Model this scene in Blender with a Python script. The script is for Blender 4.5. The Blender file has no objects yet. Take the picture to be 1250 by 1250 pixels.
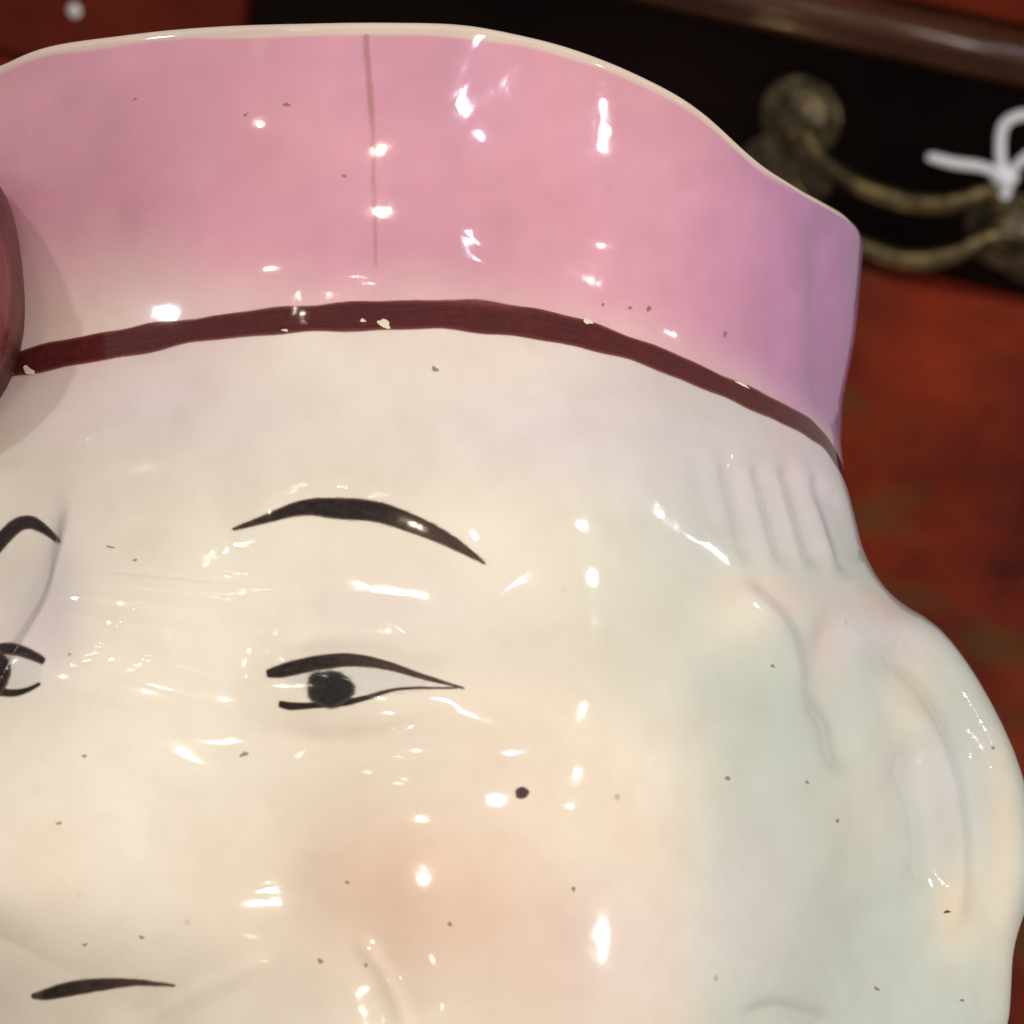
import bpy, bmesh, math, random
import numpy as np
from mathutils import Vector, Matrix
from mathutils.bvhtree import BVHTree

random.seed(4); rng = np.random.default_rng(4)
scene = bpy.context.scene
C = scene.collection
MM = 0.001
# ------------------------------------------------------------------ camera
PITCH, ROLL = math.radians(20), math.radians(0)
DIST = 400.0                                     # mm from the lens to the front of the jug
# view frame: x right, y up, z towards the viewer, origin on the jug's front
VF = Matrix.Translation((0, 0, 1.05)) @ Matrix.Rotation(math.radians(90) - PITCH, 4, 'X')
def W(p):                                        # view frame (mm) -> world (m)
    return VF @ Vector((p[0] * MM, p[1] * MM, p[2] * MM))
cam_d = bpy.data.cameras.new('camera'); cam = bpy.data.objects.new('camera', cam_d); C.objects.link(cam)
cam.matrix_world = VF @ Matrix.Translation((0, 0, DIST * MM))
cam_d.sensor_width = 36; cam_d.lens = 36 * DIST / 125.0
cam_d.clip_start = 0.01; cam_d.clip_end = 50
cam_d.dof.use_dof = True; cam_d.dof.focus_distance = 0.408
cam_d.dof.aperture_fstop = cam_d.lens / 2.9
scene.camera = cam
scene.view_settings.view_transform = 'Standard'; scene.view_settings.look = 'None'
scene.view_settings.exposure = 0.1; scene.view_settings.gamma = 1
# ------------------------------------------------------------------ dim indoor surroundings
world = bpy.data.worlds.new('World'); scene.world = world; world.use_nodes = True
nt = world.node_tree; bg = nt.nodes['Background']
tc = nt.nodes.new('ShaderNodeTexCoord'); sp = nt.nodes.new('ShaderNodeSeparateXYZ')
mr = nt.nodes.new('ShaderNodeMapRange'); mr.inputs[1].default_value = -1; mr.inputs[2].default_value = 1
cr = nt.nodes.new('ShaderNodeMix'); cr.data_type = 'RGBA'
cr.inputs[6].default_value = (0.44, 0.37, 0.33, 1); cr.inputs[7].default_value = (1.0, 0.98, 0.96, 1)
nt.links.new(tc.outputs['Generated'], sp.inputs[0]); nt.links.new(sp.outputs['Z'], mr.inputs[0])
nt.links.new(mr.outputs[0], cr.inputs[0]); nt.links.new(cr.outputs[2], bg.inputs['Color'])
bg.inputs['Strength'].default_value = 0.36
LAMPS = []                                       # placed once the glaze exists (see lamps below)

# ------------------------------------------------------------------ helpers
def srgb(r, g, b):
    f = lambda c: c / 12.92 if c <= 0.04045 else ((c + 0.055) / 1.055) ** 2.4
    return np.array([f(r / 255), f(g / 255), f(b / 255)])
def tag(o, label=None, cat=None, group=None, kind=None):
    if label: o['label'] = label
    if cat: o['category'] = cat
    if group: o['group'] = group
    if kind: o['kind'] = kind
    return o
def empty(name, loc):
    o = bpy.data.objects.new(name, None); C.objects.link(o); o.location = loc; o.empty_display_size = 0.02
    return o
def link(name, me, mat, parent=None):
    o = bpy.data.objects.new(name, me); C.objects.link(o)
    if mat: me.materials.append(mat)
    if parent:
        o.parent = parent
        o.matrix_parent_inverse = Matrix.Translation(-Vector(parent.location))
    return o
def npmesh(name, co, faces, smooth=True):
    me = bpy.data.meshes.new(name); co = np.asarray(co, dtype=np.float32); faces = np.asarray(faces, dtype=np.int32)
    me.vertices.add(len(co)); me.vertices.foreach_set('co', co.ravel())
    n = faces.shape[1]; me.loops.add(faces.size); me.loops.foreach_set('vertex_index', faces.ravel())
    me.polygons.add(len(faces)); me.polygons.foreach_set('loop_start', np.arange(0, faces.size, n, dtype=np.int32))
    me.polygons.foreach_set('loop_total', np.full(len(faces), n, dtype=np.int32))
    me.update(calc_edges=True)
    if smooth: me.polygons.foreach_set('use_smooth', np.ones(len(faces), dtype=bool))
    return me
VFn = np.array(VF)
def to_world(P):
    P = np.asarray(P) * MM
    return P @ VFn[:3, :3].T + VFn[:3, 3]
def ss(a, b, x):
    t = np.clip((x - a) / (b - a), 0, 1); return t * t * (3 - 2 * t)
def catmull(pts, n):
    P = np.asarray(pts, float); out = []
    P = np.vstack([2 * P[0] - P[1], P, 2 * P[-1] - P[-2]])
    seg = len(P) - 3
    for t in np.linspace(0, seg - 1e-6, n):
        i = int(t); f = t - i; a, b, c, d = P[i:i + 4]
        out.append(0.5 * ((2 * b) + (c - a) * f + (2 * a - 5 * b + 4 * c - d) * f * f + (3 * b - a - 3 * c + d) * f ** 3))
    return np.array(out)
class M:                                         # small node helper
    def __init__(s, name):
        s.m = bpy.data.materials.new(name); s.m.use_nodes = True; s.t = s.m.node_tree
        s.b = s.t.nodes['Principled BSDF']
    def n(s, typ, **k):
        nd = s.t.nodes.new(typ)
        for a, v in k.items():
            if a.startswith('i_'):
                key = a[2:]; key = int(key) if key.isdigit() else key.replace('_', ' ')
                nd.inputs[key].default_value = v
            else: setattr(nd, a, v)
        return nd
    def l(s, a, b): s.t.links.new(a, b)
    def coord(s): return s.n('ShaderNodeTexCoord').outputs['Object']
    def noise(s, scale, detail=3, rough=0.5, vec=None):
        nd = s.n('ShaderNodeTexNoise', i_Scale=scale, i_Detail=detail, i_Roughness=rough)
        s.l(vec or s.coord(), nd.inputs['Vector']); return nd.outputs['Fac']
    def rng(s, val, a, b, c, d):
        nd = s.n('ShaderNodeMapRange', i_1=a, i_2=b, i_3=c, i_4=d); s.l(val, nd.inputs[0]); return nd.outputs[0]
    def mix(s, fac, a, b, mode='MIX'):
        nd = s.n('ShaderNodeMix', data_type='RGBA', blend_type=mode)
        for k, v in ((0, fac), (6, a), (7, b)):
            if isinstance(v, (int, float)): nd.inputs[k].default_value = v
            elif isinstance(v, tuple) or isinstance(v, np.ndarray): nd.inputs[k].default_value = (*tuple(v)[:3], 1)
            else: s.l(v, nd.inputs[k])
        return nd.outputs[2]
    def math(s, op, a, b=0.0):
        nd = s.n('ShaderNodeMath', operation=op)
        for k, v in ((0, a), (1, b)):
            if isinstance(v, (int, float)): nd.inputs[k].default_value = v
            else: s.l(v, nd.inputs[k])
        return nd.outputs[0]

def glaze_bump(m):
    n1 = m.noise(170, 2, 0.5); n2 = m.noise(700, 2, 0.5)
    h = m.math('ADD', m.math('MULTIPLY', n1, 1.0), m.math('MULTIPLY', n2, 0.16))
    b = m.n('ShaderNodeBump', i_Strength=1.0, i_Distance=0.00005); m.l(h, b.inputs['Height'])
    m.l(b.outputs[0], m.b.inputs['Normal'])

# ================================================================== THE JUG
PHI, JR = math.radians(18), math.radians(-1.0)
up = np.array([0, math.cos(PHI), -math.sin(PHI)]); fr = np.array([0, math.sin(PHI), math.cos(PHI)]); e1 = np.array([1.0, 0, 0])
cz, sz = math.cos(JR), math.sin(JR); RZ = np.array([[cz, -sz, 0], [sz, cz, 0], [0, 0, 1]])
up, fr, e1 = RZ @ up, RZ @ fr, RZ @ e1
CEN = np.array([-21.0, 8.0, -62.0])              # axis point at the height of the painted band
def P3(th, z, r):
    th = np.asarray(th); 
    return (CEN + np.multiply.outer(r * np.sin(th), e1) + np.multiply.outer(r * np.cos(th), fr)
            + np.multiply.outer(z * np.ones_like(th * 1.0), up))
def PX(P):
    s = DIST / (DIST - P[..., 2])
    return 625 + P[..., 0] * s * 10, 625 - P[..., 1] * s * 10
Zk = np.linspace(-125, 70, 118)
base_v = [-300, -50, 200, 300, 400, 480, 550, 590, 680, 740, 800, 900, 1000, 1150, 1300, 1450, 1600, 1800]
base_u = [1085, 1070, 1062, 1053, 1044, 1029, 1026, 1032, 1052, 1072, 1086, 1096, 1098, 1085, 1050, 1000, 930, 850]
full_v = [700, 740, 765, 790, 835, 880, 920, 960, 1040, 1090, 1140, 1165, 1250, 1330, 1400, 1450]
full_u = [1056, 1080, 1112, 1148, 1184, 1211, 1231, 1246, 1254, 1250, 1239, 1236, 1233, 1195, 1090, 1000]
def smooth1(a, k=3):
    ker = np.exp(-0.5 * (np.arange(-3 * k, 3 * k + 1) / k) ** 2); ker /= ker.sum()
    return np.convolve(np.pad(a, 3 * k, mode='edge'), ker, 'valid')
ths = np.radians(np.linspace(50, 125, 151))
EAR, ESF, ESB = math.radians(86), math.radians(15), math.radians(16)
def earshape(th):
    d = th - EAR; return np.exp(-(d / np.where(d < 0, ESF, ESB)) ** 2 / 1.0)
def silh(Rz, E):
    TH, ZZ = np.meshgrid(ths, Zk); r = Rz[:, None] + E[:, None] * earshape(TH)
    u, v = PX(P3(TH, ZZ, r)); k = u.argmax(1); i = np.arange(len(Zk)); return u[i, k], v[i, k]
Rz = np.full(len(Zk), 60.0); E0 = np.zeros(len(Zk))
for it in range(40):
    u, v = silh(Rz, E0); Rz = Rz + 0.08 * (np.interp(v, base_v, base_u) - u)
    Rz = smooth1(Rz, 1) if it < 36 else Rz
Rz = np.clip(Rz, 25, 90)
Ez = np.zeros(len(Zk))
for it in range(60):
    u, v = silh(Rz, Ez)
    tgt = np.where((v > 700) & (v < 1450), np.interp(v, full_v, full_u), np.interp(v, base_v, base_u))
    Ez = np.clip(Ez + 0.07 * (tgt - u), 0, 40)
    if it < 55: Ez = smooth1(Ez, 1)
_zf = np.linspace(Zk[0], Zk[-1], 3901)             # smooth profile curves (no facets in the glaze)
def fine(a): return smooth1(np.interp(_zf, Zk, a), 32)
RzF = fine(Rz); EzF = fine(Ez)
def r0(th, z):
    th = (th + math.pi) % (2 * math.pi) - math.pi
    R = np.interp(z, _zf, RzF)
    far = (th + math.radians(54) + math.pi) % (2 * math.pi) - math.pi   # the other ear, mirrored about the face
    other = np.exp(-((np.abs(far) - math.radians(142)) / ESF) ** 2) * (far < 0)
    return R + np.interp(z, _zf, EzF) * (earshape(th) + other)
rim_u = [-400, -200, -60, 0, 25, 60, 100, 200, 300, 430, 560, 640, 700, 760, 830, 870, 900, 930, 980, 1015, 1035, 1046]
rim_v = [150, 125, 104, 90, 74, 64, 58, 46, 40, 36, 38, 50, 66, 90, 124, 152, 184, 214, 243, 259, 270, 284]
def zrim_of(th):
    lo, hi = 5.0, 60.0
    for _ in range(40):
        m = (lo + hi) / 2; u, v = PX(P3(np.array(th), m, r0(np.array(th), m)))
        if v > np.interp(u, rim_u, rim_v): lo = m
        else: hi = m
    return (lo + hi) / 2
tg = np.radians(np.arange(-180, 181, 1.0)); zr = np.zeros(len(tg))
for i, t in enumerate(tg):
    a = math.degrees(t)
    zr[i] = zrim_of(math.radians(min(max(a, -75), 78)))
back = np.abs(np.degrees(tg)) > 95                # the hidden back of the brim runs smoothly round
zb = 0.5 * (zr[0] + zr[-1]); w = ss(90, 150, np.abs(np.degrees(tg))); zr = zr * (1 - w) + zb * w
_k = smooth1(np.concatenate([zr[:-1]] * 3), 2)[360:720]; zr = np.append(_k, _k[0])
def zrim(th): return np.interp((np.asarray(th) + math.pi) % (2 * math.pi) - math.pi, tg, zr)

TH = np.radians(np.concatenate([np.linspace(-108, 108, 820), np.linspace(108, 252, 120)[1:-1]])); NT = len(TH)
ZB = -120.0
sfrac = np.concatenate([np.linspace(0, 0.20, 40)[:-1], np.linspace(0.20, 1.0, 640)]); NR = len(sfrac)
ZR = zrim(TH)
Zg = ZB + (ZR[None, :] - ZB) * sfrac[:, None]; Tg = np.broadcast_to(TH, Zg.shape)
Rg = r0(Tg, Zg)
# foot of the jug turns in below the frame
U, V = PX(P3(Tg, Zg, Rg))
facing = ss(0.0, 0.25, np.cos(Tg))                # only the side that carries the face
facing_w = ss(-0.25, -0.05, np.cos(Tg))

def seg_dist(U, V, pts):
    """distance to a polyline, arc position 0..1 and side sign"""
    P = catmull(pts, 24); best = np.full(U.shape, 1e9); pos = np.zeros(U.shape); side = np.zeros(U.shape)
    L = np.concatenate([[0], np.cumsum(np.hypot(*(P[1:] - P[:-1]).T))])
    for k in range(len(P) - 1):
        a, b = P[k], P[k + 1]; d = b - a; ll = max(d @ d, 1e-9)
        t = np.clip(((U - a[0]) * d[0] + (V - a[1]) * d[1]) / ll, 0, 1)
        dx, dy = U - a[0] - t * d[0], V - a[1] - t * d[1]; dd = np.hypot(dx, dy); m = dd < best
        best[m] = dd[m]; pos[m] = ((L[k] + t * math.sqrt(ll)) / L[-1])[m]; side[m] = np.sign(d[0] * (V - a[1]) - d[1] * (U - a[0]))[m]
    return best, pos, side
def G(x, y, sx, sy, amp, rot=0):
    c, s = math.cos(math.radians(rot)), math.sin(math.radians(rot)); dx, dy = U - x, V - y
    return amp * np.exp(-0.5 * (((dx * c + dy * s) / sx) ** 2 + ((-dx * s + dy * c) / sy) ** 2))
def Ln(pts, wid, amp, fade=0.18):
    d, p, _ = seg_dist(U, V, pts); return amp * np.exp(-0.5 * (d / wid) ** 2) * ss(-0.01, fade, p) * ss(1.01, 1 - fade, p)

# --- first relief: the big forms (mm)
D = np.zeros_like(U)
d, p, s = seg_dist(U, V, [(94, 560), (92, 640), (88, 700), (84, 760), (62, 850), (30, 930), (-12, 1010), (-60, 1090)])
NOSE = np.where(s < 0, np.exp(-(d / 175) ** 2), np.exp(-(d / 17) ** 2))       # falls away steeply on the far side
D += NOSE * (9.5 * ss(0.02, 0.55, p) + 3.0 * ss(0.5, 1.0, p)) * ss(1.3, 0.9, p)
D += G(120, 1130, 150, 75, 4.5) + G(470, 745, 120, 48, -1.5) + G(435, 842, 105, 46, 1.6, 5)
D += G(312, 825, 40, 38, -0.6) + G(430, 915, 130, 20, -0.9, 4) + G(590, 850, 60, 45, -0.4)
D += Ln([(270, 640), (360, 600), (450, 598), (540, 640), (620, 720)], 40, 0.9)
D += G(600, 1070, 190, 150, 4.0) + G(-20, 830, 50, 40, 1.5) + G(0, 740, 60, 40, -1.5)
D += G(850, 1010, 50, 240, -1.6) + G(960, 1000, 90, 200, 1.2) + G(700, 560, 160, 70, 1.0)
D += G(930, 800, 60, 80, 1.2)
D += Ln([(350, 1040), (362, 1110), (325, 1180), (240, 1225), (150, 1275)], 30, -0.6) + Ln([(340, 1168), (290, 1195), (230, 1225), (150, 1268)], 7, 0.35)
D += Ln([(405, 1100), (440, 1150), (470, 1200), (505, 1270)], 34, -0.6) + Ln([(432, 1145), (462, 1185), (482, 1225), (500, 1275)], 7, 0.35)
D += Ln([(1000, 250), (1004, 350), (1006, 450), (1012, 530)], 16, -1.0) + G(930, 330, 40, 120, 0.8)
D += Ln([(560, 60), (700, 200), (640, 360)], 60, -0.5) + G(300, 200, 160, 80, 0.9)
Rg = Rg + D * facing
U, V = PX(P3(Tg, Zg, Rg))
# --- second relief: fine modelling, placed on the forms above
D = np.zeros_like(U)
for pts, wd, am in [
    # locks of hair above the ear
    ([(884, 540), (896, 590), (907, 640), (920, 700)], 8, -0.75), ([(905, 545), (917, 595), (930, 650), (944, 700)], 8, 0.3),
    ([(922, 556), (936, 600), (950, 650), (962, 700)], 8, -0.6), ([(940, 560), (954, 600), (968, 655), (980, 700)], 7, 0.3),
    ([(956, 556), (970, 595), (984, 645), (1000, 700)], 8, -0.8), ([(974, 560), (990, 600), (1006, 650), (1022, 700)], 7, 0.35),
    ([(988, 570), (1006, 610), (1024, 660), (1042, 712)], 8, -0.85), ([(1012, 590), (1030, 635), (1050, 690)], 6, -0.5),
    ([(850, 545), (860, 600), (870, 660)], 12, -0.3),
    ([(900, 706), (930, 713), (962, 738), (984, 776), (1000, 830), (1004, 890)], 10, -1.0),
    ([(880, 725), (920, 735), (950, 762), (968, 800), (978, 850)], 20, 0.5),
    ([(1030, 740), (1014, 775), (1014, 830), (1028, 890), (1040, 960)], 15, -1.5),
    # the ear: rolled rim, long hollow, inner fold
    ([(1046, 800), (1066, 772), (1110, 768), (1158, 812), (1196, 880), (1224, 960), (1236, 1040), (1230, 1110), (1212, 1170)], 17, 1.5),
    ([(1062, 830), (1090, 806), (1128, 818), (1164, 868), (1190, 940), (1202, 1020), (1200, 1090), (1186, 1140)], 13, -1.7),
    ([(1076, 862), (1100, 858), (1130, 890), (1156, 950), (1172, 1020), (1170, 1090), (1150, 1150)], 12, 0.9),
    ([(1088, 910), (1112, 930), (1132, 980), (1140, 1040), (1128, 1100)], 15, -1.3),
    ([(1060, 900), (1072, 960), (1080, 1040), (1072, 1120)], 20, 0.5),
    ([(330, 893), (400, 905), (480, 893), (560, 862)], 9, -0.3),
    ([(330, 790), (400, 775), (470, 780), (550, 815)], 10, -0.45),
    ([(900, 1250), (940, 1232), (990, 1242), (1020, 1262)], 8, -0.6)]:
    D += Ln(pts, wd, am, 0.22)
def wob(P, scale, n, seed):                        # gentle hand-made unevenness
    r = np.random.default_rng(seed); out = np.zeros(P.shape[:-1])
    for _ in range(n):
        k = r.normal(size=3); k /= np.linalg.norm(k); out += np.sin(P @ k * (2 * math.pi / (scale * r.uniform(0.7, 1.4))) + r.uniform(0, 6.3))
    return out / math.sqrt(n)
Pq = P3(Tg, Zg, Rg)
Rg = Rg + 0.12 * wob(Pq, 30, 9, 1) + 0.014 * wob(Pq, 12, 12, 2) + 0.003 * wob(Pq, 4.5, 14, 3)
OUT = P3(Tg, Zg, Rg)
dT = np.gradient(OUT, axis=1); dZ = np.gradient(OUT, axis=0); NN = np.cross(dT, dZ); NN /= np.linalg.norm(NN, axis=-1, keepdims=True) + 1e-12
OUT = OUT + NN * (D * facing_w)[..., None]; U, V = PX(OUT)

# lip and inside wall
WALL = 4.2
Rtop = Rg[-1]; rows = [OUT]
for k in range(1, 13):
    a = math.pi * k / 12
    rows.append(P3(TH, ZR + 0.5 * WALL * math.sin(a) * 0.8, Rtop - 0.5 * WALL * (1 - math.cos(a)))[None])
for f in np.linspace(0.02, 1, 40):
    zz = ZR + (ZB + 5 - ZR) * f; rr = np.interp(zz, Zk, Rz) - WALL
    rr = np.minimum(rr, Rtop - WALL) if f < 0.1 else rr
    rows.append(P3(TH, zz, rr)[None])
V3 = np.concatenate(rows); NRA = V3.shape[0]
idx = np.arange(NRA * NT).reshape(NRA, NT)
q = np.stack([idx[:-1], np.roll(idx[:-1], -1, 1), np.roll(idx[1:], -1, 1), idx[1:]], -1).reshape(-1, 4)
co = to_world(V3.reshape(-1, 3))

# band line (traced on the glaze) as height over theta
bvh_step = None
me = npmesh('jug_body', co, q)
# foot and inner floor caps
bm = bmesh.new(); bm.from_mesh(me); bm.verts.ensure_lookup_table()
bm.faces.new([bm.verts[i] for i in idx[0][::-1]]); bm.faces.new([bm.verts[i] for i in idx[-1]])
bm.to_mesh(me); bm.free()
bvh = BVHTree.FromPolygons([Vector(v) for v in V3[:NR].reshape(-1, 3)],
                           [tuple(f) for f in q[:(NR - 1) * NT]])
EYE = Vector((0, 0, DIST))
Cv, e1v, frv, upv = Vector(CEN), Vector(e1), Vector(fr), Vector(up)
def cast(u, v):
    d = Vector(((u - 625) * 0.1, (625 - v) * 0.1, -DIST)).normalized()
    loc, nor, i, dist = bvh.ray_cast(EYE, d)
    return (loc, nor) if loc is not None else (None, None)
def tz(loc):
    q_ = loc - Cv; return math.atan2(q_.dot(e1v), q_.dot(frv)), q_.dot(upv)
def r_at(th, z):
    th = np.asarray(th, float); z = np.asarray(z, float)
    t = (th - TH[0]) % (2 * math.pi) + TH[0]
    j = np.clip(np.searchsorted(TH, t) - 1, 0, NT - 2); fx = np.clip((t - TH[j]) / (TH[j + 1] - TH[j]), 0, 1)
    def col(jj):
        s_ = np.clip((z - ZB) / (ZR[jj] - ZB), 0, 1); i = np.clip(np.searchsorted(sfrac, s_) - 1, 0, NR - 2)
        fy = (s_ - sfrac[i]) / (sfrac[i + 1] - sfrac[i]); return Rg[i, jj] * (1 - fy) + Rg[i + 1, jj] * fy
    return col(j) * (1 - fx) + col(j + 1) * fx

band_px = [(10, 447), (50, 438), (100, 428), (150, 419), (200, 410), (250, 402), (300, 396), (350, 391), (400, 388), (450, 386),
           (500, 385), (550, 384), (600, 388), (650, 395), (700, 405), (750, 419), (800, 437), (850, 458), (900, 480), (950, 503), (1000, 531)]
bt = []
for u_, v_ in band_px:
    loc, _ = cast(u_, v_)
    if loc: bt.append(tz(loc))
bt = np.array(bt); zend = bt[-1, 1]
bth = np.concatenate([[-math.pi], [-2.4], bt[:, 0], [bt[-1, 0] + 0.25, 2.2], [math.pi]])
bzz = np.concatenate([[bt[0, 1] - 1], [bt[0, 1]], bt[:, 1], [zend - 2.0, zend - 2.0], [bt[0, 1] - 1]])
_bt = np.linspace(-math.pi, math.pi, 1441); _bz = smooth1(np.interp(_bt, bth, bzz), 6)
def zband(th): return np.interp((np.asarray(th) + math.pi) % (2 * math.pi) - math.pi, _bt, _bz)

# --- glaze colours by place, with some shade and cool light painted in
CREAM = np.array([0.82, 0.765, 0.635]); CELADON = np.array([0.49, 0.55, 0.495]); PINK = np.array([0.68, 0.33, 0.385])
MAUVE = np.array([0.40, 0.19, 0.37]); BLUSH = np.array([0.76, 0.52, 0.39]); WHITE = np.array([0.64, 0.54, 0.44]); LILAC = np.array([0.70, 0.62, 0.68])
def mixc(a, b, f): return a * (1 - f[..., None]) + b * f[..., None]
col = np.broadcast_to(CREAM, U.shape + (3,)).copy()
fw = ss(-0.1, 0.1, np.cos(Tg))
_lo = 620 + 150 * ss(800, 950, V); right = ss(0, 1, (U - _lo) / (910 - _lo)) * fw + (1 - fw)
col = mixc(col, CELADON, right * 0.9)  # greenish side: glaze tone and cooler light painted in together
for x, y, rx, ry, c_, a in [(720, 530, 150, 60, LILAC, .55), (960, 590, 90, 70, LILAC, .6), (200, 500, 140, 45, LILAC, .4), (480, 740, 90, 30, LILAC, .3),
                            (900, 745, 40, 40, CREAM, .8), (600, 640, 70, 40, CREAM, .5), (30, 1050, 60, 60, BLUSH, .25), (1090, 780, 60, 22, LILAC * 0.93, .6),  # lilac in the ear hollow is painted shade
                            (1150, 960, 50, 60, LILAC * .95, .4), (930, 1090, 40, 60, LILAC * .93, .35), (70, 700, 20, 90, LILAC * .8, .4), (800, 900, 30, 160, CREAM, .35), (730, 1160, 90, 60, LILAC, .5), (40, 760, 40, 60, LILAC, .5), (640, 800, 60, 30, CREAM * .88, .5)]:  # lilac beside the nose bridge stands for shade on its far side
    col = mixc(col, np.broadcast_to(np.array(c_), col.shape), a * np.exp(-0.5 * (((U - x) / rx) ** 2 + ((V - y) / ry) ** 2)) * fw)  # the lower cheek patch paints a halo round the highlight
blush = np.exp(-0.5 * (((U - 570) / 185) ** 2 + ((V - 1085) / 140) ** 2)) * fw * (1 + 0.25 * wob(OUT, 20, 8, 21))
col = mixc(col, BLUSH, np.clip(blush * 0.6, 0, 1))
below = (zband(Tg) - Zg)
tint = np.exp(-np.clip(below, 0, 99) / 8.0) * (0.62 + 0.3 * ss(500, 100, U) * fw + 0.15 * wob(OUT, 22, 7, 31))
hatf = ss(-2, 9 + 13 * ss(420, 60, U) * fw, -below + 1.0 * wob(OUT, 18, 9, 5))
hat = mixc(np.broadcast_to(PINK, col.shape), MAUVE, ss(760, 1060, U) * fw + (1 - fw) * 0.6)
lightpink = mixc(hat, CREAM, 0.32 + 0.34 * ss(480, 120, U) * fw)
hat = hat * (1 + 0.045 * wob(OUT, 16, 10, 6) + 0.02 * wob(OUT, 6, 16, 7))[..., None]
hat = mixc(hat, MAUVE * 1.25, np.clip(0.14 + 0.06 * wob(OUT, 24, 9, 8), 0, 0.4))
hc = mixc(lightpink, hat, hatf)
under = mixc(col, np.broadcast_to(PINK * 0.6 + MAUVE * 0.4, col.shape), np.clip(tint, 0, 1) * 0.55)
col = np.where((below > 0)[..., None], under, hc)
# bare cream line along the lip, brushed unevenly
edge = (ZR[None, :] - Zg); ew = 0.05 + 0.42 * ss(150, 330, U) * ss(760, 560, U) + 0.3 * wob(OUT, 14, 5, 9) * 0.5
col = mixc(col, WHITE, ss(0.6, 0, edge - np.clip(ew, 0.1, 3)) * fw * ss(980, 900, U) * 0.9)
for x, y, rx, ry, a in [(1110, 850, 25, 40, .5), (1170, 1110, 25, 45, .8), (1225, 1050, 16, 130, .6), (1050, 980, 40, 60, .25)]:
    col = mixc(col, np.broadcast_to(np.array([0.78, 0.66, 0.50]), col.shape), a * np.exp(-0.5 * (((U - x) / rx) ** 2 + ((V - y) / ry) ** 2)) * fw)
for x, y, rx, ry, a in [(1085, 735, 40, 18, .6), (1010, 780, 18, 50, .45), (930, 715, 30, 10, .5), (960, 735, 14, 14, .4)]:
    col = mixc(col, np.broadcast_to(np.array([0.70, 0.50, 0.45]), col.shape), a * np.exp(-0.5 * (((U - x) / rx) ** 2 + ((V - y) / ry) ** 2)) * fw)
inner = np.broadcast_to(WHITE * 1.15, (NRA - NR, NT, 3)).copy(); pk = (ss(240, 70, U[-1]) * ss(-0.2, 0.1, np.cos(TH)))[None, :, None] * np.linspace(1, 0, 12)[:, None, None] * 0.75
inner[:12] = inner[:12] * (1 - pk) + (PINK * 0.5 + CREAM * 0.5) * pk
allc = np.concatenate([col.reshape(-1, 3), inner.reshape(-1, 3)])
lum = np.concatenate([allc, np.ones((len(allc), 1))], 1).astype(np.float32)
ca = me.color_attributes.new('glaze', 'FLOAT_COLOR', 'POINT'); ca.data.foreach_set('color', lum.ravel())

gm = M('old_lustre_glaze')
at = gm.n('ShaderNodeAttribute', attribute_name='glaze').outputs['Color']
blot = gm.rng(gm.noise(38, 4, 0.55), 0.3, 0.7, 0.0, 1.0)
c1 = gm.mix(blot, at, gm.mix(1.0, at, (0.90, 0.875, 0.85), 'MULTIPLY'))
brushy = gm.rng(gm.noise(160, 5, 0.6), 0.42, 0.72, 0.0, 0.34)
c2 = gm.mix(brushy, c1, gm.mix(1.0, c1, (0.86, 0.80, 0.78), 'MULTIPLY'))
vo = gm.n('ShaderNodeTexVoronoi', i_Scale=165.0, i_Randomness=1.0); gm.l(gm.coord(), vo.inputs['Vector'])
pick = gm.n('ShaderNodeSeparateColor'); gm.l(vo.outputs['Color'], pick.inputs[0])
spot = gm.math('MULTIPLY', gm.rng(vo.outputs['Distance'], 0.03, 0.09, 1.0, 0.0), gm.math('GREATER_THAN', pick.outputs[0], 0.90))
spot = gm.math('MULTIPLY', spot, gm.rng(pick.outputs[1], 0, 1, 0.1, 0.6))
c3 = gm.mix(spot, c2, (0.22, 0.17, 0.10))
gm.l(c3, gm.b.inputs['Base Color'])
gm.b.inputs['Roughness'].default_value = 0.07; gm.b.inputs['IOR'].default_value = 1.5
gm.b.inputs['Coat Weight'].default_value = 0.06; gm.b.inputs['Coat Roughness'].default_value = 0.3
glaze_bump(gm)

foot = W(CEN + up * ZB)
jug = empty('character_jug', foot)
tag(jug, 'glazed pottery face jug with pink hat brim, brown hatband and painted eyes', 'jug')
link('jug_body', me, gm.m, jug)

# ---------------- painted strokes: thin fired enamel lying on the glaze
def enamel(name, colour, colour2, streak=(1, 1, 1), rough=0.09, amax=1.0):
    m = M(name)
    den = m.n('ShaderNodeAttribute', attribute_name='paint_load').outputs['Fac']
    uvn = m.n('ShaderNodeAttribute', attribute_name='stroke').outputs['Vector']
    mp = m.n('ShaderNodeMapping'); m.l(uvn, mp.inputs['Vector']); mp.inputs['Scale'].default_value = streak
    st = m.n('ShaderNodeTexNoise', i_Scale=1.0, i_Detail=5.0, i_Roughness=0.6); m.l(mp.outputs[0], st.inputs['Vector'])
    fine = m.noise(1500, 3, 0.6)
    v = m.math('ADD', den, m.math('MULTIPLY', m.math('SUBTRACT', st.outputs['Fac'], 0.5), 0.75))
    v = m.math('ADD', v, m.math('MULTIPLY', m.math('SUBTRACT', fine, 0.5), 0.25))
    al = m.rng(v, 0.06, 0.56, 0.0, amax); m.l(al, m.b.inputs['Alpha'])
    cf = m.rng(v, 0.30, 1.05, 0.0, 1.0); m.l(m.mix(cf, tuple(colour2), tuple(colour)), m.b.inputs['Base Color'])
    m.b.inputs['Roughness'].default_value = rough; m.b.inputs['IOR'].default_value = 1.45
    glaze_bump(m); return m.m
dark_enamel = enamel('dark_brown_enamel', (0.012, 0.007, 0.006), (0.13, 0.075, 0.055), (0.06, 2.2, 1))
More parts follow.
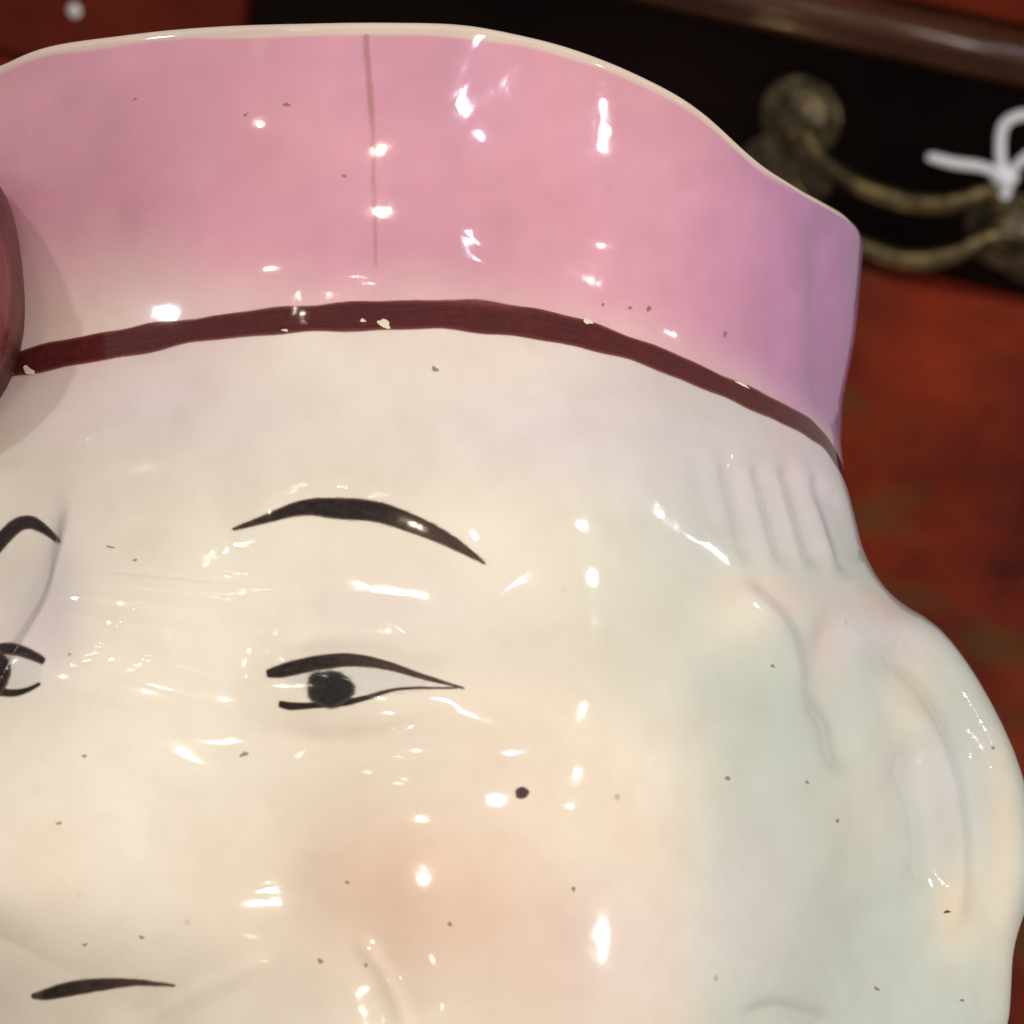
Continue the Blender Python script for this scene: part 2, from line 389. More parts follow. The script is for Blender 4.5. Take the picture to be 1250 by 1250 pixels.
iris_enamel = enamel('grey_brown_enamel', (0.014, 0.013, 0.010), (0.07, 0.062, 0.05), (0.12, 1.0, 1))
plum_enamel = enamel('plum_enamel', (0.065, 0.009, 0.009), (0.22, 0.055, 0.045), (0.02, 2.2, 1), 0.06)
stain = enamel('crack_stain', (0.36, 0.18, 0.13), (0.45, 0.23, 0.20), (0.03, 0.5, 1), 0.3, 0.36)
speck_m = enamel('iron_speck', (0.045, 0.022, 0.02), (0.20, 0.12, 0.07), (1, 1, 1), 0.1, 0.9)
faint_m = enamel('faint_speck', (0.20, 0.13, 0.09), (0.38, 0.27, 0.19), (1, 1, 1), 0.1, 0.6)

def decal(name, mat, UV, den, stroke, lift=0.07, label=None, tzs=None):
    """UV (n,m,2) places in the photo -> surface patch; den/stroke per vertex"""
    n_, m_ = UV.shape[:2]; PP = np.full((n_, m_, 3), np.nan); N3 = np.zeros((n_, m_, 3))
    for i in range(n_):
        for j in range(m_):
            loc, nor = cast(*UV[i, j])
            if loc:
                if nor.dot(EYE - loc) < 0: nor = -nor
                PP[i, j] = loc; N3[i, j] = nor
    return build_patch(name, mat, PP, N3, den, stroke, lift, label)
def patch(name, mat, TT, ZZ, den, stroke, lift=0.07, label=None):
    n_, m_ = TT.shape; ok = ~np.isnan(TT); T2 = np.where(ok, TT, 0); Z2 = np.where(ok, ZZ, 0)
    e = 0.004
    P = P3(T2, Z2, r_at(T2, Z2)); Pt = P3(T2 + e, Z2, r_at(T2 + e, Z2)); Pz = P3(T2, Z2 + 0.25, r_at(T2, Z2 + 0.25))
    N = np.cross(Pt - P, Pz - P); N /= np.linalg.norm(N, axis=-1, keepdims=True)
    return build_patch(name, mat, P, N, den, stroke, lift, label)
def build_patch(name, mat, P, N, den, stroke, lift, label):
    n_, m_ = P.shape[:2]; ok = ~np.isnan(P[..., 0]); P = np.nan_to_num(P)
    P = to_world((P + N * lift).reshape(-1, 3)); id_ = np.arange(n_ * m_).reshape(n_, m_)
    f = np.stack([id_[:-1, :-1], id_[1:, :-1], id_[1:, 1:], id_[:-1, 1:]], -1).reshape(-1, 4)
    f = f[ok.ravel()[f].all(1)]
    mm_ = npmesh(name, P, f)
    a = mm_.attributes.new('paint_load', 'FLOAT', 'POINT'); a.data.foreach_set('value', den.ravel().astype(np.float32))
    a = mm_.attributes.new('stroke', 'FLOAT_VECTOR', 'POINT'); a.data.foreach_set('vector', np.concatenate([stroke.reshape(-1, 2), np.zeros((n_ * m_, 1))], 1).astype(np.float32).ravel())
    o = link(name, mm_, mat, jug)
    if label: o['label'] = label
    # make sure the patch faces outwards
    if len(mm_.polygons):
        c = mm_.polygons[len(mm_.polygons) // 2]
        if c.normal.dot(W(EYE) - c.center) < 0: mm_.flip_normals()
    return o
def stroke(name, mat, pts, label=None, n=90, m=17, soft=3.2, dens=1.0, endfade=0.05, dprof=None, seed=0):
    """pts: (x, y, half width) along the brush stroke, px of the photograph"""
    P = catmull(pts, n); c = P[:, :2]; hw = np.maximum(P[:, 2] * 0.9, 0.5)
    t = np.gradient(c, axis=0); t /= np.linalg.norm(t, axis=1, keepdims=True); nn = np.stack([-t[:, 1], t[:, 0]], 1)
    off = np.linspace(-1, 1, m); reach = hw + soft
    UV = c[:, None] + nn[:, None] * (off[None, :, None] * reach[:, None, None])
    dist = np.abs(off)[None] * reach[:, None]
    den = (1 - ss(-0.8 * soft, 0.9 * soft, dist - hw[:, None])) * dens
    al = np.linspace(0, 1, n); Lq = np.concatenate([[0], np.cumsum(np.hypot(*(c[1:] - c[:-1]).T))]); ends = np.minimum(Lq, Lq[-1] - Lq)[:, None]
    hh = hw[:, None]; cap = np.sqrt(np.clip(1 - np.clip(1 - ends / np.maximum(hh, 1), 0, 1) ** 2, 0, 1)) * hh
    den *= ss(0.9 * soft, -0.8 * soft, dist - cap - 0.6 * soft) * ss(-0.5, 2.0, ends)
    if dprof is not None: den *= np.interp(al, *dprof)[:, None]
    L = np.concatenate([[0], np.cumsum(np.hypot(*(c[1:] - c[:-1]).T))])
    st = np.stack([np.broadcast_to(L[:, None], dist.shape) + seed * 37.0, off[None] * reach[:, None] * 0.35 + seed], -1)
    return decal(name, mat, UV, den, st, label=label)

stroke('eyebrow', dark_enamel, [(283, 647, 1.5), (320, 635, 4.5), (370, 620, 9.5), (415, 621, 13.5), (460, 625, 13), (505, 640, 11.5), (550, 661, 8), (594, 689, 1.2)], 'right-hand eyebrow, one long arched brush stroke', seed=1, dprof=([0, .2, .6, .8, 1], [.8, 1, 1.0, .78, .62]))
stroke('eyebrow', dark_enamel, [(-40, 700, 5), (-14, 678, 8), (6, 655, 9), (22, 641, 8.5), (38, 638, 8), (54, 646, 5.5), (74, 663, 1.5)], 'far eyebrow beyond the bridge of the nose', seed=2)
stroke('eyelid', dark_enamel, [(325, 823, 4.5), (345, 819, 8.5), (380, 811, 9.5), (425, 806, 8.5), (470, 812, 5.8), (515, 826, 3.4), (568, 841, 1.0)], 'upper eyelid line tapering outwards', seed=3, soft=2.2, endfade=0.025, dprof=([0, .35, .6, 1], [1, 1, .8, .6]))
stroke('lower_lash_line', dark_enamel, [(340, 859, 3.8), (356, 862, 4.8), (385, 861, 3.5), (420, 858, 4), (450, 851, 3), (490, 841, 1.6), (560, 840, 0.8)], 'lower eyelid line', seed=4, soft=1.8, dprof=([0, .5, .7, 1], [1, 1, .85, .7]))
stroke('eyelid', dark_enamel, [(-40, 800, 5), (-12, 795, 6.5), (10, 792, 7), (32, 797, 6.5), (55, 808, 4)], 'far upper eyelid line', seed=5, endfade=0.02)
stroke('lower_lash_line', dark_enamel, [(-40, 838, 4), (-8, 843, 5), (16, 846, 4.5), (34, 842, 3), (50, 834, 1.5)], 'far lower eyelid line', seed=6, soft=1.8)
stroke('nostril', dark_enamel, [(38, 1216, 2.5), (55, 1214, 6.5), (85, 1207, 9), (120, 1202, 8), (165, 1199, 4.2), (215, 1203, 1.2)], 'painted nostril line', seed=7, dprof=([0, .12, .2, .6, 1], [.75, .6, 1, .85, .6]))
def disc(name, mat, cx, cy, rx, ry, label=None, lift=0.07, n=22, cut=None, rot=0, seed=0, soft=0.12):
    a = np.linspace(0, 2 * math.pi, 40); r = np.linspace(0.0, 1.18, n)
    wv = 1.0 if rx > 7 else 3.5
    wob_ = 1 + wv * (0.05 * np.sin(2 * a + seed) + 0.04 * np.sin(3 * a + 2 * seed) + 0.03 * np.sin(5 * a + seed))
    X = np.outer(r, np.cos(a) * wob_); Y = np.outer(r, np.sin(a) * wob_)
    c, s = math.cos(math.radians(rot)), math.sin(math.radians(rot))
    UV = np.stack([cx + rx * X * c - ry * Y * s, cy + rx * X * s + ry * Y * c], -1)
    den = np.broadcast_to((1 - ss(1 - soft * 1.3, 1 + soft, r))[:, None], X.shape).copy()
    if cut is not None: den *= cut(UV[..., 0], UV[..., 1])
    return decal(name, mat, UV, den, np.stack([UV[..., 0], UV[..., 1] * 0.35], -1) + seed, lift=lift)
white_enamel = enamel('pale_eye_glaze', (0.74, 0.74, 0.69), (0.74, 0.73, 0.69), (0.1, 1, 1), 0.08, 0.5)
disc('eye_white', white_enamel, 440, 832, 84, 15, seed=4, soft=.5, rot=2, lift=.03)
disc('eye_white', white_enamel, 22, 820, 28, 18, seed=5, soft=.5, rot=2, lift=.03)
disc('iris', iris_enamel, 403, 841, 27, 23, seed=1, soft=.16, lift=.11)
disc('iris', dark_enamel, -12, 822, 24, 30, seed=2, lift=.11)
# crack and pits
stroke('hairline_crack', stain, [(446.5, 41, 2.6), (449, 80, 2.8), (453, 130, 3.0), (456, 180, 2.4), (457, 240, 2), (460, 330, 1.5)], 'brown stained hairline crack running down from the lip', soft=6, seed=8, dprof=([0, .3, .5, 1], [1, .85, .62, .5]))
specks = [(637, 968, 8, 7), (531, 451, 6, 5), (103, 923, 4, 3.5), (298, 921, 8, 4), (447, 1178, 4, 3), (424, 1077, 5, 2.5), (549, 1128, 4, 4),
          (173, 1144, 4, 4), (72, 1005, 5, 3), (792, 377, 5, 5), (769, 376, 4, 3), (736, 372, 3, 3), (943, 813, 4, 3), (391, 1173, 4, 6),
          (1070, 1207, 5, 3.5), (1174, 1221, 4, 3), (1156, 1113, 6, 2.5), (1022, 1002, 4, 3), (888, 950, 5, 4), (985, 955, 3.5, 3), 
          (135, 668, 7, 2), (165, 684, 4, 2.5), (165, 121, 5, 1.5), (300, 140, 6, 2), (885, 408, 4, 5), (1212, 913, 3.5, 3), (85, 799, 3, 2.5),
          (104, 1153, 4, 3), (420, 215, 4, 3), (350, 128, 8, 3), (700, 1085, 4, 4)]
for i, (x, y, rx, ry) in enumerate(specks):
    o = disc('glaze_speck', speck_m if i in (0, 16) else faint_m, x, y, rx * (1.0 if i == 0 else 0.62), ry * (1.0 if i == 0 else 0.6), n=9, rot=(i * 47) % 60 - 30, seed=i, soft=0.7 if i else 0.3)
# hatband: goes right round the jug
nb, mb = 900, 15
tb = np.linspace(-math.pi, math.pi, nb); off = np.linspace(-1, 1, mb)
ub, vb = PX(P3(tb, zband(tb), r_at(tb, zband(tb))))
hwb = np.interp(ub, [0, 60, 130, 200, 240, 300, 400, 450, 520, 600, 650, 700, 760, 850, 950, 1000, 1030], [16, 17, 18, 17, 14.5, 15, 17, 17, 17.5, 19.5, 19.5, 17.5, 15.5, 14.5, 14, 13.5, 13]) * 0.108
hwb *= 1 + 0.05 * np.sin(tb * 31) + 0.04 * np.sin(tb * 53 + 1)
Tb = np.broadcast_to(tb[:, None], (nb, mb)).copy(); soft = 0.26
Zb = zband(tb)[:, None] + off[None] * (hwb + soft)[:, None]
den = (1 - ss(-0.7 * soft, 0.8 * soft, np.abs(off)[None] * (hwb + soft)[:, None] - hwb[:, None]))
# dry-brush gap on the upper edge near the middle
gap = np.exp(-((ub - 590) / 45) ** 2)[:, None] * ss(0.35, 0.9, off)[None]
den = den * (1 - 0.45 * gap)
st = np.stack([Tb * 650, (off[None] * 9 + 0 * Tb)], -1)
patch('hatband', plum_enamel, Tb, Zb, den, st, lift=0.09)
# chips in the band
chip_m = M('bare_glaze_chip'); chip_m.b.inputs['Base Color'].default_value = (0.75, 0.62, 0.5, 1); chip_m.b.inputs['Roughness'].default_value = 0.25
def chip(x, y, rx, ry, rot, seed):
    a = np.linspace(0, 2 * math.pi, 18); r = np.array([0, 0.6, 1.0]); r_ = 1 + 0.18 * np.sin(3 * a + seed) + 0.1 * np.sin(5 * a)
    X = np.outer(r, np.cos(a) * r_) * rx; Y = np.outer(r, np.sin(a) * r_) * ry; c, s = math.cos(rot), math.sin(rot)
    UV = np.stack([x + X * c - Y * s, y + X * s + Y * c], -1)
    decal('chip', chip_m.m, UV, np.ones(X.shape), UV, lift=0.16)
for i, a in enumerate([(469, 396, 8, 5, 0.5), (443, 392, 3.5, 2, 0.2), (717, 393, 6, 3, 0.3), (36, 453, 8, 4, 0.6), (14, 456, 4, 3, 0), (348, 404, 4, 1.5, 0.1), (905, 470, 9, 1.5, 0.45)]): chip(*a, i)

# ================================================================== LAMPS of the shop (outside the picture)
def lamp_for(px, dist, size, power, color, shape='SPHERE', name='shop_lamp', size2=None):
    """a lamp standing where the glaze at this place mirrors it"""
    if px is None: return
    ns = Vector()
    for du in (-10, 0, 10):
        for dv in (-10, 0, 10):
            l, n = cast(px[0] + du, px[1] + dv)
            if l: ns += n
    l, _ = cast(*px); n = ns.normalized(); vdir = (l - EYE).normalized()
    if n.dot(vdir) > 0: n = -n
    rdir = vdir - 2 * vdir.dot(n) * n
    add_lamp(l + rdir * dist, l, size, power, color, shape, name, size2)
def add_lamp(pos, aim, size, power, color, shape, name, size2=None):
    if shape == 'SPHERE':
        ld = bpy.data.lights.new(name, 'POINT'); ld.shadow_soft_size = size
    else:
        ld = bpy.data.lights.new(name, 'AREA'); ld.shape = shape; ld.size = size; ld.size_y = size2 or size
    ld.energy = power * 0.80; ld.color = color
    o = bpy.data.objects.new(name, ld); C.objects.link(o); o.location = W(pos)
    d = W(aim) - W(pos); o.rotation_euler = d.to_track_quat('-Z', 'Y').to_euler()
    print('LAMP', name, [round(x, 2) for x in o.location], [round(x) for x in pos])
WARM, COOL, NEUT = (1.0, 0.80, 0.58), (0.80, 0.90, 1.0), (1.0, 0.97, 0.92)
lamp_for((205, 382), 1500, 0.06, 5.0, (0.96, 0.97, 1.0), 'RECTANGLE', 'window_light', 0.09)
lamp_for((566, 128), 1700, 0.03, 3.5, (0.80, 0.82, 1.0), 'RECTANGLE', 'window_light', 0.07)
lamp_for((735, 1138), 1500, 0.05, 11, NEUT, 'RECTANGLE', 'shop_lamp', 0.045)
lamp_for((722, 340), 1800, 0.025, 1.5, NEUT, 'RECTANGLE', 'shop_lamp', 0.006)
lamp_for((330, 326), 1600, 0.03, 1.6, WARM, 'RECTANGLE', 'shop_lamp', 0.012)
lamp_for((505, 640), 1600, 0.045, 4, WARM, 'RECTANGLE', 'shop_lamp', 0.03)
lamp_for((318, 1098), 1500, 0.045, 8, NEUT, 'RECTANGLE', 'shop_lamp', 0.035)
lamp_for((735, 164), 1800, 0.010, 1.0, NEUT, 'RECTANGLE', 'shop_lamp', 0.007)
lamp_for((1190, 872), 1500, 0.010, 3.0, (0.9, 0.97, 1.0))
lamp_for((476, 1195), 1500, 0.01, 0.8, WARM)
for x, y in [(243, 690), (258, 677), (272, 676), (283, 702), (296, 719), (279, 727)]:
    lamp_for((x, y), 1400, 0.008, 0.42, (1.0, 0.86, 0.66), name='chandelier_bulb')

# ================================================================== BACKGROUND: dark chest of drawers
BR = math.radians(-7)
bu = Vector((math.sin(-BR) * 1.0, math.cos(BR), 0)); 
upw = Vector((0, math.cos(PITCH), math.sin(PITCH))); out = Vector((0, -math.sin(PITCH), math.cos(PITCH)))
bx = Vector((1, 0, 0))
YAW = Matrix.Rotation(math.radians(-24), 3, upw); bx = YAW @ bx; out = YAW @ out
Rr = Matrix.Rotation(BR, 3, out); bx = Rr @ bx; bup = Rr @ upw
B0 = Vector((0, 0, -650))
def bg_pt(u, v, off=0.0):
    d = Vector(((u - 625) * 0.1, (625 - v) * 0.1, -DIST)); p0 = B0 + out * off
    t = (p0 - EYE).dot(out) / d.dot(out); return EYE + d * t
def bl(u, v, off=0.0):                            # local (along, up) coordinates on the front
    p = bg_pt(u, v, off) - B0 - out * off; return p.dot(bx), p.dot(bup)
def bw(a, b, c): return B0 + bx * a + bup * b + out * c
def prism(name, prof, a0, a1, mat, parent, sm=False):
    """profile (up, out) extruded along the chest"""
    n_ = len(prof); co_ = [W(bw(a, b, c)) for a in (a0, a1) for b, c in prof]
    bm = bmesh.new(); vs = [bm.verts.new(c) for c in co_]
    for i in range(n_): f = bm.faces.new((vs[i], vs[(i + 1) % n_], vs[n_ + (i + 1) % n_], vs[n_ + i])); f.smooth = sm
    bm.faces.new(vs[:n_][::-1]); bm.faces.new(vs[n_:]); bmesh.ops.recalc_face_normals(bm, faces=bm.faces)
    me_ = bpy.data.meshes.new(name); bm.to_mesh(me_); bm.free()
    return link(name, me_, mat, parent)
def wood(name, c1, c2, scale, rough=0.3, patch_c=None, spec=0.5):
    m = M(name); m.b.inputs['Specular IOR Level'].default_value = spec; n1 = m.noise(scale, 5, 0.6)
    mp = m.n('ShaderNodeMapping'); m.l(m.coord(), mp.inputs['Vector']); mp.inputs['Scale'].default_value = (0.15, 1, 1)
    n2 = m.noise(scale * 5, 4, 0.6, mp.outputs[0])
    c = m.mix(m.rng(n1, 0.35, 0.65, 0, 1), c1, c2); c = m.mix(m.rng(n2, 0.35, 0.7, 0, 0.6), c, m.mix(1.0, c, (0.5, 0.45, 0.4), 'MULTIPLY'))
    if patch_c is not None:
        n3 = m.noise(scale * 1.6, 2, 0.5, m.mix(1.0, m.coord(), (1.0, 1.0, 1.6), 'MULTIPLY')); c = m.mix(m.rng(n3, 0.53, 0.72, 0, 0.7), c, patch_c)
    m.l(c, m.b.inputs['Base Color']); m.b.inputs['Roughness'].default_value = rough
    bmp = m.n('ShaderNodeBump', i_Strength=0.4, i_Distance=0.001); m.l(n2, bmp.inputs['Height']); m.l(bmp.outputs[0], m.b.inputs['Normal'])
    return m.m
ebony = wood('ebonised_wood', (0.0035, 0.0012, 0.0008), (0.007, 0.0028, 0.0018), 12, 0.5, spec=0.07)
mahog = wood('mahogany', (0.085, 0.008, 0.003), (0.13, 0.015, 0.004), 14, 0.45, spec=0.15)
walnut = wood('walnut_moulding', (0.055, 0.020, 0.010), (0.09, 0.032, 0.015), 18, 0.2, spec=0.45)
burl = wood('mottled_red_wood', (0.25, 0.030, 0.010), (0.070, 0.012, 0.010), 15, 0.5, (0.075, 0.050, 0.016), spec=0.10)
chest = empty('chest_of_drawers', W(bw(0, -400, 0)))
tag(chest, 'dark old chest of drawers with brass handle and mottled red wood behind the jug', 'chest of drawers')
aL, _ = bl(-250, 30); aS, _ = bl(305, 30); aR = bl(1600, 400)[0]
_, bTop = bl(1100, 72); _, bLow = bl(1150, 338)
def box(name, a0, a1, b0, b1, c0, c1, mat, parent=chest):
    ch = 1.2
    return prism(name, [(b0, c0), (b0, c1 - ch), (b0 + ch, c1), (b1 - ch, c1), (b1, c1 - ch), (b1, c0)], a0, a1, mat, parent)
box('drawer_front', aS, aR, bLow, bTop, -20, 0, ebony)
box('corner_post', aL, aS - 1, bLow + 1, bTop + 95, -20, 4, mahog)
box('lower_panel', aL, aR, -520, bLow - 1, -20, 9, burl)
# moulding above the drawer: fillet, hollow, round nose, top board
q_ = bTop + 1
prof = [(q_, -20), (q_, 6), (q_ + 2, 8)] + [(q_ + 3 + 4 * math.sin(t), 9 + 7 * (1 - math.cos(t))) for t in np.linspace(0, 1.3, 7)] + \
       [(q_ + 11.5 + 4.2 * math.sin(t), 17 + 4.5 * math.cos(t)) for t in np.linspace(-1.4, 1.5, 14)] + [(q_ + 17, 15), (q_ + 17.5, -20)]
prism('cornice_moulding', prof, aS + 1, aR, walnut, chest, True)
box('top_board', aS + 1, aR, q_ + 18.5, q_ + 95, -20, 12, mahog)
brass = M('aged_brass'); nz = brass.noise(160, 3)
brass.l(brass.mix(brass.rng(nz, 0.35, 0.65, 0, 1), (0.22, 0.165, 0.075), (0.06, 0.045, 0.024)), brass.b.inputs['Base Color'])
brass.b.inputs['Metallic'].default_value = 0.9; brass.b.inputs['Roughness'].default_value = 0.42
def tube(name, pts, rad, mat, parent=None, n=40, seg=10, flat=1.0):
    P = catmull(pts, n); T = np.gradient(P, axis=0); T /= np.linalg.norm(T, axis=1, keepdims=True)
    o_ = np.array(out); A = np.cross(T, o_); A /= np.linalg.norm(A, axis=1, keepdims=True) + 1e-9; B = np.cross(T, A)
    rr = rad(np.linspace(0, 1, n)) if callable(rad) else np.full(n, rad)
    a = np.linspace(0, 2 * math.pi, seg, endpoint=False)
    V_ = P[:, None] + rr[:, None, None] * (np.cos(a)[None, :, None] * A[:, None] + flat * np.sin(a)[None, :, None] * B[:, None])
    V_[0] = P[0] + (V_[0] - P[0]) * 0.5; V_[-1] = P[-1] + (V_[-1] - P[-1]) * 0.5
    id_ = np.arange(n * seg).reshape(n, seg); f = np.stack([id_[:-1], np.roll(id_[:-1], -1, 1), np.roll(id_[1:], -1, 1), id_[1:]], -1).reshape(-1, 4)
    me_ = npmesh(name, to_world(V_.reshape(-1, 3)), f)
    bm = bmesh.new(); bm.from_mesh(me_); bm.verts.ensure_lookup_table()
    bm.faces.new([bm.verts[i] for i in id_[0]]); bm.faces.new([bm.verts[i] for i in id_[-1][::-1]])
    bmesh.ops.recalc_face_normals(bm, faces=bm.faces); bm.to_mesh(me_); bm.free()
    return link(name, me_, mat, parent)
def lathe(name, centre, prof, mat, parent, sx=1.0, sy=1.0, seg=40):
    a = np.linspace(0, 2 * math.pi, seg, endpoint=False); bxn, bun, on = map(np.array, (bx, bup, out)); c = np.array(centre)
    V_ = np.array([[c + bxn * r * sx * math.cos(t) + bun * r * sy * math.sin(t) + on * h for t in a] for r, h in prof])
    id_ = np.arange(V_.shape[0] * seg).reshape(-1, seg); f = np.stack([id_[:-1], np.roll(id_[:-1], -1, 1), np.roll(id_[1:], -1, 1), id_[1:]], -1).reshape(-1, 4)
    me_ = npmesh(name, to_world(V_.reshape(-1, 3)), f); bm = bmesh.new(); bm.from_mesh(me_)
    bmesh.ops.remove_doubles(bm, verts=bm.verts, dist=1e-5); bmesh.ops.recalc_face_normals(bm, faces=bm.faces); bm.to_mesh(me_); bm.free()
    return link(name, me_, mat, parent)
hp = lambda u, v, o=0: np.array(bg_pt(u, v, o))
brass2 = M('blackened_brass'); nz = brass2.noise(140, 3)
brass2.l(brass2.mix(brass2.rng(nz, 0.35, 0.65, 0, 1), (0.14, 0.105, 0.055), (0.035, 0.028, 0.018)), brass2.b.inputs['Base Color'])
brass2.b.inputs['Metallic'].default_value = 0.8; brass2.b.inputs['Roughness'].default_value = 0.4
handle = empty('drawer_handle', W(bg_pt(1100, 215, 2)))
tag(handle, 'aged brass bail handle with round rosettes on the dark drawer front', 'handle')
ros = [(12.5, 0), (12.8, 1.5), (11.6, 3.2), (10.2, 2.6), (8.6, 2.6), (7, 4.6), (4.5, 6.4), (2.2, 7.2), (0.001, 7.4)]
lathe('rosette', hp(980, 142, 1), ros, brass2.m, handle); lathe('rosette', hp(1228, 278, 1), ros, brass2.m, handle, 0.95, 0.95)
lathe('backplate', hp(962, 208, 0.4), [(13, 0), (13, 1.0), (12, 1.8), (0.001, 2)], brass2.m, handle, 1.15, 0.9)
lathe('backplate', hp(1262, 300, 0.4), [(13, 0), (13, 1.0), (12, 1.8), (0.001, 2)], brass2.m, handle, 1.1, 0.9)
br = lambda t: 1.2 + 1.8 * np.sin(math.pi * t) ** 0.8
tube('bail', [hp(984, 158, 9), hp(1000, 190, 11), hp(1040, 222, 13), hp(1092, 243, 14), hp(1140, 250, 14), hp(1180, 244, 13), hp(1212, 232, 11), hp(1226, 262, 9)], br, brass.m, handle, 60)
tube('lower_bail', [hp(966, 215, 5), hp(990, 255, 7), hp(1045, 295, 12), hp(1090, 314, 13), hp(1130, 318, 13), hp(1170, 308, 12), hp(1210, 288, 9), hp(1240, 286, 6)], br, brass.m, handle, 60)
cot = M('white_cotton'); cot.b.inputs['Base Color'].default_value = (0.74, 0.76, 0.80, 1); cot.b.inputs['Roughness'].default_value = 0.9
cn = cot.noise(900, 2); cb = cot.n('ShaderNodeBump', i_Strength=0.8, i_Distance=0.001); cot.l(cn, cb.inputs['Height']); cot.l(cb.outputs[0], cot.b.inputs['Normal'])
def twisted(name, pts, parent, rad=0.95, off=0.65, n=120, turns=None):
    P = catmull(pts, n); T = np.gradient(P, axis=0); T /= np.linalg.norm(T, axis=1, keepdims=True); L = np.concatenate([[0], np.cumsum(np.linalg.norm(P[1:] - P[:-1], axis=1))])
    A = np.cross(T, np.array(out)); A /= np.linalg.norm(A, axis=1, keepdims=True); B = np.cross(T, A); ph = L / 3.6 * 2 * math.pi
    for k in range(3):
        q3 = P + off * (np.cos(ph + k * 2.094)[:, None] * A + np.sin(ph + k * 2.094)[:, None] * B)
        tube('strand', [tuple(v) for v in q3], lambda t: rad * (1 - 0.45 * t ** 12), cot.m, parent, n, 7)
cord = empty('tied_string', W(bg_pt(1225, 214, 16)))
tag(cord, 'white cotton string knotted on the right end of the brass handle', 'string')
twisted('string_end', [hp(1133, 191, 18), hp(1165, 199, 18), hp(1195, 203, 18), hp(1222, 211, 19)][::-1], cord)
twisted('string_loop', [hp(1224, 214, 18), hp(1221, 180, 19), hp(1226, 152, 20), hp(1250, 140, 20), hp(1282, 146, 20), hp(1276, 172, 19), hp(1250, 194, 19), hp(1228, 214, 18)], cord)
# warm lamp, set where the moulding mirrors it as a glint
_mo = bpy.data.objects['cornice_moulding']; _mb = BVHTree.FromPolygons([VF.inverted() @ v.co * 1000 for v in _mo.data.vertices], [tuple(p.vertices) for p in _mo.data.polygons])
_p, _n, _i, _d = _mb.ray_cast(EYE, Vector(((1108 - 625) * 0.1, (625 - 50) * 0.1, -DIST)).normalized())
if _n.dot(_p - EYE) > 0: _n = -_n

_v = (_p - EYE).normalized(); _r = _v - 2 * _v.dot(_n) * _n
add_lamp(_p + _r * 1300, _p, 0.03, 4.5, (1.0, 0.72, 0.36), 'SPHERE', 'shop_lamp')
twisted('string_end', [hp(1226, 212, 17), hp(1229, 226, 17), hp(1226, 242, 17)], cord)
lathe('knot', hp(1226, 214, 17), [(0.01, -3), (2.5, -2), (3.6, 0), (2.8, 2.4), (0.01, 3.2)], cot.m, cord, 1.2, 1.0, 16)
lathe('paint_fleck', hp(91, 13, 4.0), [(0.01, 0), (2.3, 0), (2.1, .5), (0.01, .7)], cot.m, chest, 1, 1, 14)

# ================================================================== THE HAND that holds the jug (mostly left of the picture)
skin = M('skin'); sn = skin.noise(220, 4)
skin.l(skin.mix(skin.rng(sn, 0.3, 0.7, 0, 1), (0.115, 0.028, 0.021), (0.07, 0.016, 0.013)), skin.b.inputs['Base Color'])
sk_v = skin.n('ShaderNodeTexVoronoi', i_Scale=900.0); skin.l(skin.coord(), sk_v.inputs['Vector'])
sk_b = skin.n('ShaderNodeBump', i_Strength=0.5, i_Distance=0.0003); skin.l(sk_v.outputs['Distance'], sk_b.inputs['Height']); skin.l(sk_b.outputs[0], skin.b.inputs['Normal'])
skin.b.inputs['Roughness'].default_value = 0.5; skin.b.inputs['Subsurface Weight'].default_value = 0.15
skin.b.inputs['Subsurface Radius'].default_value = (0.004, 0.0015, 0.001); skin.b.inputs['Subsurface Scale'].default_value = 1.0
def vp(u, v, z):                                  # point of the view frame seen at u, v with depth z
    s = (DIST - z) / DIST; return Vector(((u - 625) * 0.1 * s, (625 - v) * 0.1 * s, z))
l0, n0 = cast(0, 330); zt = l0.z
print('thumb contact', l0, 'rim left', cast(-100, 150)[0])
l1 = cast(-120, 330)[0]
person = empty('person', W(vp(-900, 500, -60)))
tag(person, 'bare hand of a person gripping the hat brim at the left edge', 'person')
T = [(vp(36, 362, zt + 5.0), 10.5), (vp(-36, 366, zt + 7.0), 21), (vp(-190, 345, l1.z + 15), 16), (vp(-340, 335, l1.z + 15), 12.0), (vp(-480, 380, l1.z + 4), 12.5), (vp(-640, 440, -55), 17)]
wrist = (vp(-960, 600, -75), 25); palm = (vp(-720, 400, -82), 27)
verts = [wrist, palm]; edges = [(0, 1)]
def chain(root, pts):
    prev = root
    for p in pts: verts.append(p); edges.append((prev, len(verts) - 1)); prev = len(verts) - 1
chain(0, T[::-1])
chain(0, [(vp(-1300, 860, -80), 27), (vp(-1800, 1250, -90), 33), (vp(-2300, 1650, -100), 37)])
cin = CEN + up * 20
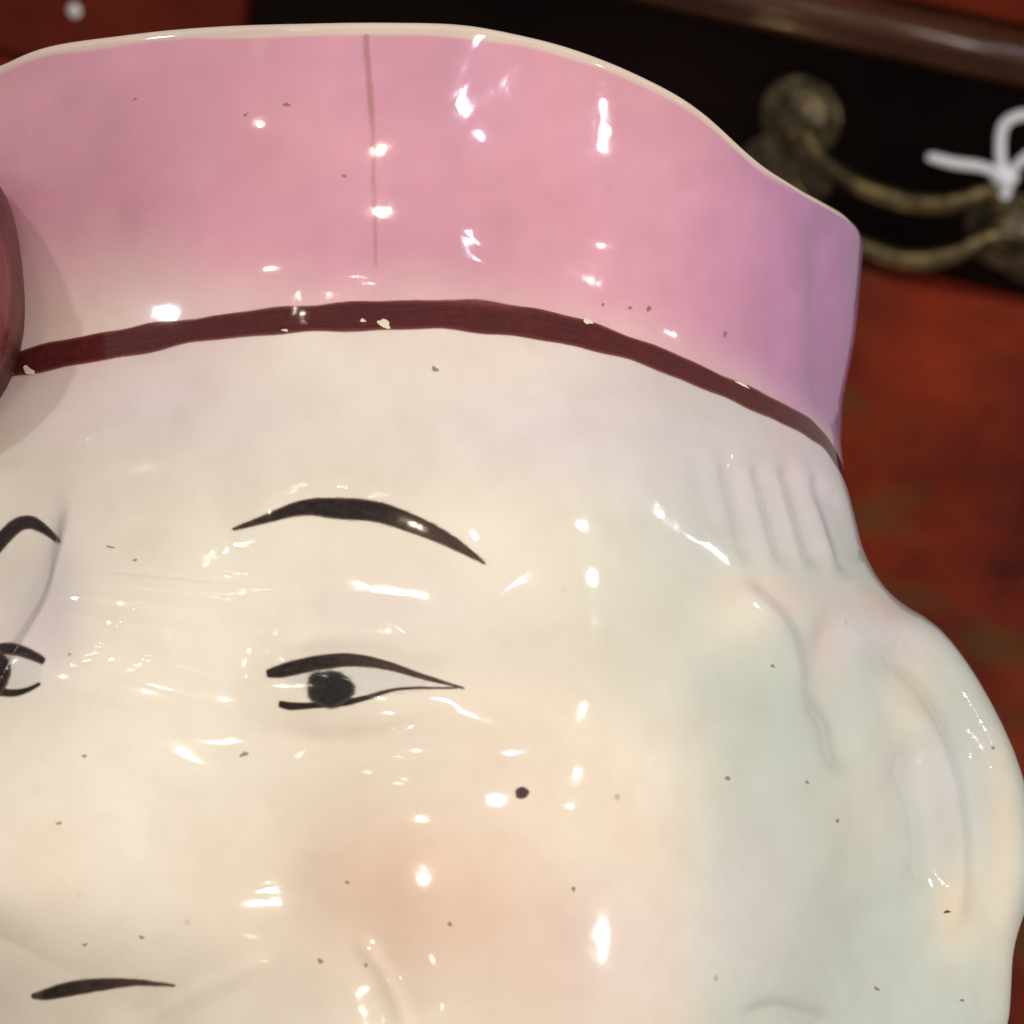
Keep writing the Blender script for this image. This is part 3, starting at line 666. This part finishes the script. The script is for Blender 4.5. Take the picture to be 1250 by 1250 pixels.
for k in range(4):                                # four fingers curl over the rim into the mouth
    dz = -k * 17
    chain(1, [(vp(-560, 230 - 8 * k, -62 + dz * .9), 11), (vp(-430, 60 - 6 * k, -60 + dz), 9.5), (vp(-270, -30, -62 + dz), 8.8), (vp(-165 - 8 * k, 10, -70 + dz), 8.2), (vp(-135 - 8 * k, 170, -76 + dz), 7.4)])
hm = bpy.data.meshes.new('hand'); hm.from_pydata([W(v) for v, _ in verts], edges, [])
hand = link('hand', hm, skin.m, person)
sk = hand.modifiers.new('skin', 'SKIN')
for i, (_, r) in enumerate(verts): hm.skin_vertices[0].data[i].radius = (r * MM, r * MM)
hm.skin_vertices[0].data[0].use_root = True
# thumbnail, lying on the back of the thumb tip
nail_m = M('fingernail'); nail_m.b.inputs['Base Color'].default_value = (0.14, 0.032, 0.030, 1); nail_m.b.inputs['Roughness'].default_value = 0.28
sb = hand.modifiers.new('sub', 'SUBSURF'); sb.levels = 3; sb.render_levels = 3; sk.use_smooth_shade = True
bpy.context.view_layer.update(); dg = bpy.context.evaluated_depsgraph_get(); he = hand.evaluated_get(dg); hme = he.to_mesh()
hb = BVHTree.FromPolygons([VF.inverted() @ v.co * 1000 for v in hme.vertices], [tuple(p.vertices) for p in hme.polygons]); he.to_mesh_clear()
nv = []; na, nl = np.linspace(-1, 1, 17), np.linspace(0, 1, 14)
for a in na:
    for l_ in nl:
        uu = -140 + 150 * l_ * (1 - 0.10 * a * a); vv = 356 + 98 * a * (0.80 + 0.2 * math.sin(math.pi * min(1, l_ * .9 + .1)))
        d = Vector(((uu - 625) * 0.1, (625 - vv) * 0.1, -DIST)).normalized(); h_, n_, _i, _d = hb.ray_cast(EYE, d)
        nv.append(h_ + n_ * (0.45 - 0.35 * a * a))
id_ = np.arange(len(nv)).reshape(17, 14); nf = np.stack([id_[:-1, :-1], id_[:-1, 1:], id_[1:, 1:], id_[1:, :-1]], -1).reshape(-1, 4)
nail = link('thumbnail', npmesh('thumbnail', [W(v) for v in nv], nf), nail_m.m, person)
so = nail.modifiers.new('thick', 'SOLIDIFY'); so.thickness = 0.0006
